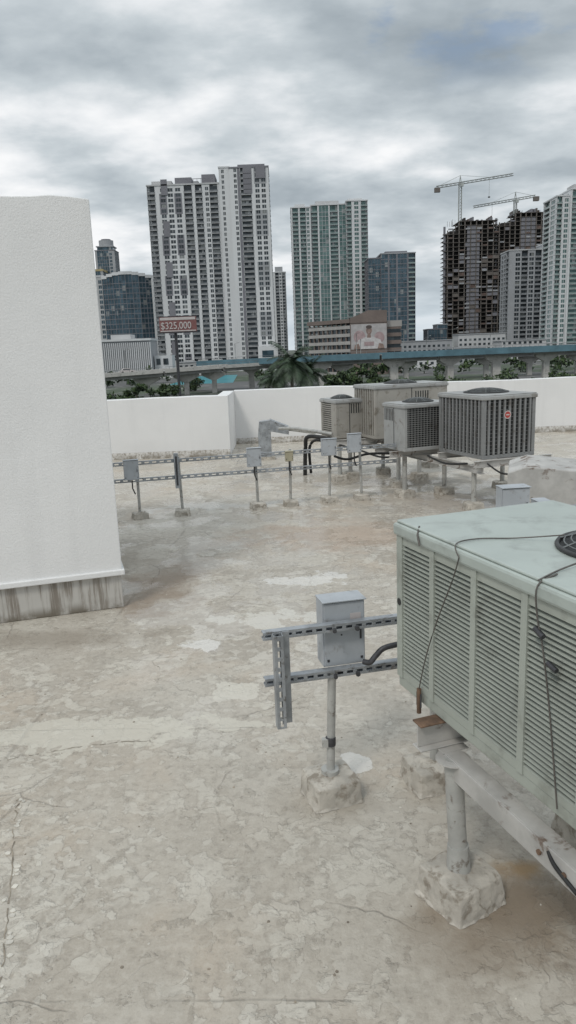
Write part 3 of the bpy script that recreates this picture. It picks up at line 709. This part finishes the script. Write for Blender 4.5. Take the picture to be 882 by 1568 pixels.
def ac_unit(name,ox,oy,dirL,L,W,z0,z1,left,right,body='acs',lid='acs',logo=False,slat=.019,npan=4,fanpos=None,fr=None):
    root=empty(name)
    l=hypot(*dirL);ux,uy=dirL[0]/l,dirL[1]/l
    vx,vy=-uy,ux
    if vx<0: vx,vy=-vx,-vy
    T=Matrix(((ux,vx,0,ox),(uy,vy,0,oy),(0,0,1,0),(0,0,0,1)))
    H=z1-z0
    mb=MB();mb.M=T
    mb.box(.03,L-.03,.03,W-.03,z0+.03,z1-.05,'acdark')
    mb.box(0,L,0,W,z0,z0+.05,body)
    for (a,b) in ((0,0),(L-.05,0),(0,W-.05),(L-.05,W-.05)): mb.box(a,a+.05,b,b+.05,z0+.05,z1-.06,body)
    mb.build('cabinet',.006,parent=root)
    mb=MB();mb.M=T;g=.018
    mb.box(-g,L+g,-g,W+g,z1-.065,z1-.012,lid)
    mb.build('lid',.012,parent=root)
    cx,cy=fanpos or (L*.5,W*.5);R=fr or min(L,W)*.36
    mb=MB();mb.M=T
    mb.box(-.005,L+.005,-.005,W+.005,z1-.012,z1,lid);mb.build('lid_top',.006,parent=root)
    mb=MB();mb.M=T
    ring=lambda r,z,n=40:[(cx+r*cos(2*pi*i/n),cy+r*sin(2*pi*i/n),z) for i in range(n+1)]
    n=40;mb.add([(cx,cy,z1+.003)]+ring(R,z1+.003)[:n],[(0,i+1,(i+1)%n+1) for i in range(n)],'acdark')
    mb.tube(ring(R,z1+.008),.009,'wire',6,False)
    dome=.05
    for i in range(1,10): mb.tube(ring(R*i/10.,z1+.01+dome*(1-(i/10.)**2)),.0032,'wireg',4,False)
    for i in range(10):
        a=2*pi*i/10;mb.tube([(cx+R*t*cos(a),cy+R*t*sin(a),z1+.012+dome*(1-t*t)) for t in (.2,.4,.6,.8,1.)],.0042,'wireg',4,False)
    mb.tube([(cx,cy,z1+.004),(cx,cy,z1+.05)],.06,'acdark',16)
    def do(style,F,wid):
        mb.M=T@F
        za,zb=z0+.05,z1-.065
        if style=='louver':
            pw=wid/npan
            for p in range(npan+1):
                c=p*pw
                a,b=(c-.016,c+.016) if 0<p<npan else ((0,.045) if p==0 else (wid-.045,wid))
                mb.box(a,b,-.02,.008,za,zb,body)
            mb.box(0.045,wid-.045,-.02,.003,zb-.035,zb,body);mb.box(.045,wid-.045,-.02,.003,za,za+.03,body)
            for p in range(npan):
                a=p*pw+(.016 if p else .045);b=(p+1)*pw-(.016 if p<npan-1 else .045)
                z=za+.032
                while z<zb-.045:
                    mb.add([(a,-.024,z+.0085),(b,-.024,z+.0085),(b,.004,z),(a,.004,z),(a,.004,z-.003),(b,.004,z-.003)],[(0,1,2,3),(3,2,5,4)],body)
                    z+=slat
        elif style=='vbars':
            n=max(4,int(wid/.09))
            for i in range(n):
                c=.05+(wid-.1)*(i+.5)/n;mb.box(c-.014,c+.014,-.02,.004,za,zb,body)
            for z in np.arange(za+.03,zb,.05): mb.box(.05,wid-.05,-.012,-.008,z,z+.005,body)
        elif style=='grille':
            for z in np.arange(za,zb,.03): mb.box(.05,wid-.05,-.01,-.006,z,z+.004,body)
            for c in np.arange(.07,wid-.05,.05): mb.box(c,c+.004,-.005,.0,za,zb,body)
        elif style=='panel':
            mb.box(.05,wid-.05,-.02,.0,za,zb,body);mb.box(wid*.5-.006,wid*.5+.006,.0,.003,za,zb,'acdark')
            mb.box(wid*.15,wid*.4,.0,.004,za+H*.1,za+H*.3,body)
            for j in range(6): mb.box(wid*.55+j*.045,wid*.55+j*.045+.02,.0,.002,za+H*.55,za+H*.8,'acdark')
        elif style=='hslat':
            mb.box(.05,wid*.3,-.02,.0,za,zb,body)
            for z in np.arange(za,zb-.02,.035): mb.box(wid*.3,wid-.05,-.018,.0,z,z+.018,body)
    FL=Matrix(((1,0,0,0),(0,-1,0,0),(0,0,1,0),(0,0,0,1)));do(left,FL,L)
    FB=Matrix(((1,0,0,0),(0,1,0,W),(0,0,1,0),(0,0,0,1)));do(left,FB,L)
    FR0=Matrix(((0,-1,0,0),(1,0,0,0),(0,0,1,0),(0,0,0,1)));do(right,FR0,W)
    FR1=Matrix(((0,1,0,L),(1,0,0,0),(0,0,1,0),(0,0,0,1)));do(right,FR1,W)
    mb.build('louvers_and_fan',parent=root)
    if logo:
        mb=MB();mb.M=T@FR0;lx,lz=W*.45,z0+H*.68
        n=20;mb.add([(lx+.055*cos(2*pi*i/n),.008,lz+.055*sin(2*pi*i/n)) for i in range(n)],[tuple(range(n))],'signw')
        mb.add([(lx+.042*cos(2*pi*i/n),.0095,lz+.042*sin(2*pi*i/n)) for i in range(n)],[tuple(range(n))],'badge')
        mb.box(lx-.025,lx+.025,.0095,.011,lz-.008,lz+.008,'signw');mb.build('badge',parent=root)
    return root,T
Z1=1.478
near,T=ac_unit('rooftop_condenser_unit',.465,3.05,(.338,-.941),1.42,.80,.725,Z1,'louver','louver','acg','actop',slat=.0185,npan=5,fanpos=(.78,.48),fr=.235)
mb=MB();mb.M=T
mb.tube(smooth_path([(.50,-.024,1.44),(.46,-.026,1.34),(.36,-.024,1.16),(.27,-.022,.97),(.21,-.022,.79)]),.0026,'strap',6)
mb.tube(smooth_path([(.50,-.024,1.44),(.46,-.01,Z1+.004),(.44,.10,Z1+.005),(.50,.22,Z1+.006),(.62,.34,Z1+.03)]),.0026,'strap',6)
mb.tube([(.16,.01,Z1+.003),(.2,-.022,Z1-.02),(.22,-.024,Z1-.06)],.004,'strap',6)
mb.tube(smooth_path([(.92,.06,Z1+.006),(.93,-.022,1.46),(.94,-.026,1.36),(.97,-.028,1.28),(1.01,-.026,1.09),(1.06,-.022,.77)]),.003,'strap',6)
mb.tube(smooth_path([(.86,.26,Z1+.02),(.89,.1,Z1+.008),(.93,-.02,Z1)]),.003,'strap',6)
mb.tube([(.935,-.03,1.325),(.975,-.03,1.31)],.010,'bracket',8);mb.tube([(1.0,-.03,1.235),(1.04,-.03,1.225)],.009,'bracket',8)
mb.tube([(.21,-.02,.80),(.21,-.02,.69)],.010,'rust',8);mb.tube([(.195,-.02,.78),(.195,-.02,.72)],.004,'bracket',6);mb.tube([(.225,-.02,.78),(.225,-.02,.72)],.004,'bracket',6)
mb.build('tie_down_cable',parent=near)
mb=MB();mb.M=T@Matrix.Translation((.022,-.007,1.12))@Matrix.Rotation(pi/2,4,'X')
mb.tube([(0,0,-.001),(0,0,.003)],.016,'acdark',14);mb.build('knockout_hole',parent=near)

st=empty('equipment_stand')
mb=MB();mb.M=T
def ibeam(mb,x,y0,y1,z1,h=.115,w=.07,k='whitesteel',kt='rust'):
    mb.box(x-w/2,x+w/2,y0,y1,z1-.008,z1,kt);mb.box(x-w/2,x+w/2,y0,y1,z1-h,z1-h+.008,k);mb.box(x-.004,x+.004,y0+.002,y1-.002,z1-h+.008,z1-.008,k)
ibeam(mb,.33,-.10,.95,.720);ibeam(mb,1.2,-.02,.95,.720)
mb.box(.26,.40,-.02,.10,.598,.604,'whitesteel')
mb.box(.40,1.6,-.015,-.009,.52,.604,'whitesteel');mb.box(.40,1.6,-.009,.06,.596,.604,'whitesteel')
mb.box(.40,1.6,.70,.706,.52,.604,'whitesteel')
for x in (.98,1.10,1.2): mb.tube([(x,-.016,.56),(x,-.022,.56)],.010,'rust',8)
mb.tube(smooth_path([(1.02,-.014,.59),(1.06,-.02,.565),(1.16,-.02,.54)]),.008,'foam',6)
mb.build('frame',.003,parent=st)
mb=MB()
mb.tube([(.635,2.61,.16),(.615,2.64,.60)],.037,'pipe',20);mb.tube([(.636,2.61,.11),(.633,2.613,.23)],[.050,.043],'pipe',20)
mb.tube([(.615,2.64,.594),(.615,2.64,.598)],.07,'whitesteel',16)
b2=T@Vector((.42,.75,0));mb.tube([(b2.x,b2.y,.1),(b2.x,b2.y,.60)],.037,'pipe',16)
b3=T@Vector((1.55,.02,0));mb.tube([(b3.x,b3.y,.1),(b3.x,b3.y,.52)],.037,'pipe',16)
mb.build('legs',parent=st)
mb=MB();block(mb,.64,2.60,.27,.12,.55);block(mb,b2.x,b2.y,.28,.12,.4);block(mb,b3.x,b3.y,.28,.12,.4);mb.build('footings',.006,parent=st)

dF=(-.35,.937)
def far_unit(name,x,y,L,W,z0,z1,a,b,body,lid,logo=False):
    return ac_unit(name,x,y,dF,L,W,z0,z1,a,b,body,lid,logo,npan=3)
far_unit('condenser_unit',2.55,9.50,1.05,.82,.70,1.53,'vbars','vbars','acd','acs',True)
far_unit('condenser_unit',1.70,10.50,.62,.80,.70,1.38,'panel','grille','acs','acs')
far_unit('condenser_unit',1.46,11.95,.75,1.35,.72,1.58,'vbars','panel','act','acs')
far_unit('condenser_unit',.85,12.25,.62,.50,.72,1.36,'hslat','panel','act','acs')
st=empty('condenser_stand')
mb=MB()
legs=[(1.78,11.6),(2.22,12.2),(2.36,10.91),(2.50,9.72),(3.30,11.15),(3.5,9.95),(1.71,12.9),(1.10,12.55),(2.63,13.4),(1.74,10.75),(.9,12.3)]
for x,y in legs: mb.tube([(x,y,.08),(x,y,.62)],.035,'pipe',12)
mb.build('legs',parent=st)
mb=MB()
for x,y in legs: block(mb,x,y,.26,.10,random.uniform(0,.6),pad=False)
mb.build('footings',.008,parent=st)
mb=MB()
def beam(mb,p,q,z,k='whitesteel',h=.09,w=.06):
    mb.M=rframe(p[0],p[1],z,q[0]-p[0],q[1]-p[1]);L=hypot(q[0]-p[0],q[1]-p[1])
    mb.box(0,L,-w/2,w/2,-.008,0,k);mb.box(0,L,-w/2,w/2,-h,-h+.008,k);mb.box(0,L,-.004,.004,-h+.008,-.008,k);mb.M=Matrix.Identity(4)
beam(mb,(2.42,9.42),(3.55,9.80),.70);beam(mb,(2.15,10.35),(3.3,10.75),.70);beam(mb,(2.55,9.45),(1.2,13.1),.61);beam(mb,(3.45,9.75),(2.3,13.2),.61)
beam(mb,(1.5,10.6),(2.5,10.95),.70);beam(mb,(1.35,11.1),(2.4,11.45),.70);beam(mb,(.7,12.25),(2.9,12.5),.70);beam(mb,(.65,12.75),(2.8,13.1),.70)
mb.build('frame',.002,parent=st)
mb=MB()
mb.tube(smooth_path([(1.6,10.9,.63),(1.2,10.75,.66),(.9,10.7,.60),(.7,10.66,.66)]),.018,'foam',8)
mb.tube(smooth_path([(2.6,9.45,.66),(2.75,9.35,.55),(2.95,9.45,.52),(3.1,9.55,.6)]),.012,'foam',8)
mb.tube(smooth_path([(2.0,10.35,.66),(2.2,10.1,.58),(2.4,9.7,.63)]),.014,'foam',8)
mb.tube(smooth_path([(1.9,11.0,.6),(1.5,11.3,.52),(1.2,11.7,.58),(.9,12.2,.62)]),.016,'foam',8)
mb.tube(smooth_path([(.8,12.4,.78),(.45,12.9,.80),(.15,13.6,.78),(-.1,14.4,.70)]),.03,'pipe',10)
mb.tube(smooth_path([(.75,12.4,.70),(.4,12.7,.72),(.35,12.9,.5),(.33,13.,.0)]),.035,'foam',8)
mb.tube(smooth_path([(.65,12.5,.66),(.5,12.9,.62),(.42,13.,.45),(.44,13.1,.02)]),.025,'foam',8)
mb.build('insulated_refrigerant_lines')

rk=empty('electrical_strut_rack')
p0=(-2.42,9.80);p1=(1.62,10.72);ux,uy=p1[0]-p0[0],p1[1]-p0[1];LL=hypot(ux,uy);ux/=LL;uy/=LL
mb=MB()
for z in (.775,.545):
    mb.M=frame(p0[0],p0[1],z,ux,uy);strut(mb,LL,.05,.041,.10,.055,.022)
mb.build('rails',parent=rk)
mb=MB();fb=MB()
for x in (-2.03,-1.48,-.43,.06,.64,1.07):
    y=p0[1]+(x-p0[0])*uy/ux+.06
    lean=random.uniform(-.03,.03)
    mb.M=Matrix.Identity(4);mb.tube([(x+lean,y+.02,.06),(x,y,.82)],.020,'pipe',10);block(fb,x+lean,y+.02,.22,.08,random.uniform(0,.5),pad=False)
mb.M=frame(-1.50,p0[1]+.92*uy/ux-.01,0,ux,uy)
mb.box(-.03,.03,.0,.04,.40,.88,'galv');mb.box(-.012,.012,.04,.045,.44,.84,'bracket')
mb.M=Matrix.Identity(4);mb.build('posts',parent=rk);fb.build('footings',.006,parent=rk)
for x,z,w,h,k in [(-2.08,.56,.20,.27,'boxg'),(-.44,.62,.20,.26,'boxg'),(.05,.66,.11,.14,'boxy'),(.62,.70,.22,.24,'boxg'),(.99,.72,.20,.27,'boxg')]:
    y=p0[1]+(x-p0[0])*uy/ux
    mb=MB();mb.M=frame(x,y-.055,z,ux,uy);ebox(mb,w,h,.05,k)
    mb.tube([(0,-.03,0),(0,-.03,-.12),(.03,-.03,-.2)],.010,'foam',6)
    mb.build('disconnect_box',.004,parent=rk)
mb=MB();mb.tube([(-2.37,9.76,0),(-2.39,9.78,.55)],.03,'pipe',12);mb.tube([(-2.39,9.78,.55),(-2.39,9.78,.6)],.045,'pipe',12);mb.tube([(-2.37,9.76,0),(-2.37,9.76,.05)],[.09,.035],'block',12);mb.build('vent_pipe')
mb=MB();gx,gy=-.42,15.2
G_='galv'
mb.box(gx-.13,gx+.13,gy-.12,gy+.12,0,.52,G_);mb.box(gx-.2,gx+.2,gy-.18,gy+.18,0,.06,'block')
mb.add([(gx-.13,gy-.12,.52),(gx+.13,gy-.12,.52),(gx+.13,gy+.12,.52),(gx-.13,gy+.12,.52),(gx-.10,gy-.12,.78),(gx+.12,gy-.12,.80),(gx+.12,gy+.12,.80),(gx-.10,gy+.12,.78)],[(0,1,5,4),(1,2,6,5),(2,3,7,6),(3,0,4,7),(4,5,6,7)],G_)
mb.add([(gx+.12,gy-.14,.82),(gx+.5,gy-.14,.66),(gx+.5,gy-.14,.50),(gx+.12,gy-.14,.58),(gx+.12,gy+.14,.82),(gx+.5,gy+.14,.66),(gx+.5,gy+.14,.50),(gx+.12,gy+.14,.58)],[(0,3,2,1),(4,5,6,7),(0,1,5,4),(3,7,6,2),(0,4,7,3),(1,2,6,5)],G_)
mb.add([(gx+.502,gy-.11,.64),(gx+.502,gy+.11,.64),(gx+.502,gy+.11,.52),(gx+.502,gy-.11,.52)],[(0,1,2,3)],'acdark')
mb.tube(smooth_path([(gx+.5,gy,.60),(gx+.8,gy-.3,.58),(gx+1.,gy-.8,.60)]),.035,'pipe',10)
mb.build('gooseneck_vent')
rk=empty('disconnect_rack')
for x,y,z,w,h,r in [(1.64,5.2,.93,.21,.24,.1),(1.88,5.3,.90,.10,.14,.1)]:
    mb=MB();mb.M=frame(x,y,z,1,r);ebox(mb,w,h,.11);mb.build('disconnect_box',.008,parent=rk)
mb=MB()
for z in (.95,.72): mb.M=frame(1.45,5.32,z,1,.15);strut(mb,1.6,.041,.041)
mb.M=Matrix.Identity(4)
for x in (1.66,2.7): mb.tube([(x,5.42,.05),(x,5.42,1.0)],.022,'pipe',10);block(mb,x,5.42,.26,.1,.2)
mb.build('rails_and_posts',parent=rk)
mb=MB();mb.M=rframe(1.85,6.1,0,1,-.12)
mb.add([(0,0,.75),(1.5,0,.62),(1.5,0,1.02),(.15,0,1.17),(0,0,1.12),(.1,.5,.75),(1.6,.5,.62),(1.6,.5,1.05),(.25,.5,1.2),(.1,.5,1.15)],[(0,1,2,3,4),(9,8,7,6,5),(4,3,8,9),(3,2,7,8),(2,1,6,7),(0,4,9,5),(0,5,6,1)],'whitesteel')
for x,y in ((.2,.1),(1.4,.1),(.25,.4),(1.4,.4)): mb.box(x,x+.05,y,y+.05,0,.75,'pipe')
mb.build('duct_cover',.01)

# lifted flakes and grit of the coating (one object)
M['flake']=mat('coating_flakes',(.54,.51,.45),.7,.25,10)
M['grit']=mat('dark_grit',(.25,.215,.17),.9,.4,10)
mb=MB()
def poly(x,y,r,k,z=.003,ax=1.):
    n=random.randint(5,9);a0=random.random()*6
    p_=[(x+r*ax*random.uniform(.55,1.)*cos(a0+2*pi*j/n),y+r*random.uniform(.55,1.)*sin(a0+2*pi*j/n),z) for j in range(n)]
    mb.add(p_+[(a,b,0) for a,b,c in p_],[tuple(range(n))]+[(j,n+j,n+(j+1)%n,(j+1)%n) for j in range(n)],k)
for i in range(900): poly(random.uniform(-2.6,4),random.uniform(1.2,11),random.uniform(.003,.009),'flake' if random.random()<.6 else 'grit',.002)
def crack(path,wd,fl):
    P=smooth_path([(a,b,0) for a,b in path],16);off=0;quad=[]
    for i,p in enumerate(P):
        t=(P[min(i+1,len(P)-1)]-P[max(i-1,0)]).normalized();n=Vector((-t.y,t.x,0));off=.6*off+random.uniform(-.008,.008)
        c=p+n*off;w_=wd*random.uniform(.1,1.)
        quad.append(((c.x+n.x*w_,c.y+n.y*w_,.0022),(c.x-n.x*w_,c.y-n.y*w_,.0022)))
        if random.random()<fl:
            s=random.choice((-1,1));poly(c.x+n.x*s*.02,c.y+n.y*s*.02,random.uniform(.006,.020),'flake',.0035)
    for i in range(len(P)-1):
        if random.random()<.72: mb.add([quad[i][0],quad[i][1],quad[i+1][1],quad[i+1][0]],[(0,1,2,3)],'grit')
crack([(-1.85,3.74),(-1.45,3.84),(-1.15,3.91),(-.85,3.93)],.004,.05)
crack([(-1.44,3.4),(-1.38,3.19),(-1.26,2.8),(-1.15,2.42),(-1.08,2.1)],.005,.5)
mb.build('roof_coating_flakes')

# ---------------------------------------------------------------- world
w=bpy.data.worlds.new('World');scene.world=w;w.use_nodes=True
nt=w.node_tree;nt.nodes.clear();q=NT(nt)
out=q.n('ShaderNodeOutputWorld')
sky=q.n('ShaderNodeTexSky',sky_type='NISHITA');sky.sun_disc=False;sky.sun_elevation=radians(50);sky.sun_rotation=radians(210)
tc=q.n('ShaderNodeTexCoord').outputs['Generated']
sp=q.n('ShaderNodeSeparateXYZ');q.set(sp.inputs[0],tc)
Z=q.math('MAXIMUM',sp.outputs[2],0.)
den=q.math('ADD',Z,.22)
cb=q.n('ShaderNodeCombineXYZ');q.set(cb.inputs[0],q.math('DIVIDE',sp.outputs[0],den));q.set(cb.inputs[1],q.math('DIVIDE',sp.outputs[1],den))
v=q.mapping(cb.outputs[0],(1,1.2,1),(5.1,2.9,0))
n1=q.noise(v,1.5,8,.48,.1);n2=q.noise(v,.75,3,.5,.1);n3=q.noise(v,4.5,6,.55,.1)
n=q.math('ADD',q.math('ADD',q.math('MULTIPLY',n1,.52),q.math('MULTIPLY',n2,.28)),q.math('MULTIPLY',n3,.20))
r=q.n('ShaderNodeValToRGB');q.set(r.inputs[0],n)
cr=r.color_ramp;cr.elements[0].position=.37;cr.elements[0].color=(.29,.34,.38,1);cr.elements[1].position=.60;cr.elements[1].color=(.95,.96,.97,1)
e=cr.elements.new(.45);e.color=(.42,.475,.515,1);e=cr.elements.new(.51);e.color=(.58,.635,.67,1);e=cr.elements.new(.56);e.color=(.80,.83,.855,1)
col=q.mix(q.math('MULTIPLY',q.sstep(Z,.13,.0),.8),r.outputs[0],(.60,.68,.74))
gain=q.sstep(Z,.42,.85,1.,1.7)
bg=q.n('ShaderNodeBackground');q.set(bg.inputs[0],col);q.set(bg.inputs[1],gain)
bs=q.n('ShaderNodeBackground');q.set(bs.inputs[0],sky.outputs[0]);bs.inputs[1].default_value=.12
mx=q.n('ShaderNodeMixShader')
hole=q.math('MULTIPLY',q.math('MULTIPLY',q.sstep(q.noise(v,1.3,7,.6),.60,.68),.5),q.sstep(Z,.27,.35))
q.set(mx.inputs[0],hole);q.set(mx.inputs[1],bg.outputs[0]);q.set(mx.inputs[2],bs.outputs[0])
q.set(out.inputs[0],mx.outputs[0])
l=bpy.data.lights.new('sun','SUN');l.energy=1.2;l.angle=radians(12);l.color=(1,.95,.88)
lo=bpy.data.objects.new('sun',l);scene.collection.objects.link(lo);lo.rotation_euler=(radians(40),0,radians(-30));lo.location=(0,0,30)

# ---------------------------------------------------------------- camera
cam=bpy.data.cameras.new('camera');co=bpy.data.objects.new('camera',cam);scene.collection.objects.link(co)
cam.sensor_fit='VERTICAL';cam.sensor_height=36;cam.lens=36*1132/1568.;cam.clip_end=20000;cam.clip_start=.05
co.matrix_world=Matrix.Translation((0,0,2.2))@Matrix.Rotation(pi/2-atan(249/1132.),4,'X')@Matrix.Rotation(-radians(2.2),4,'Z')
scene.camera=co
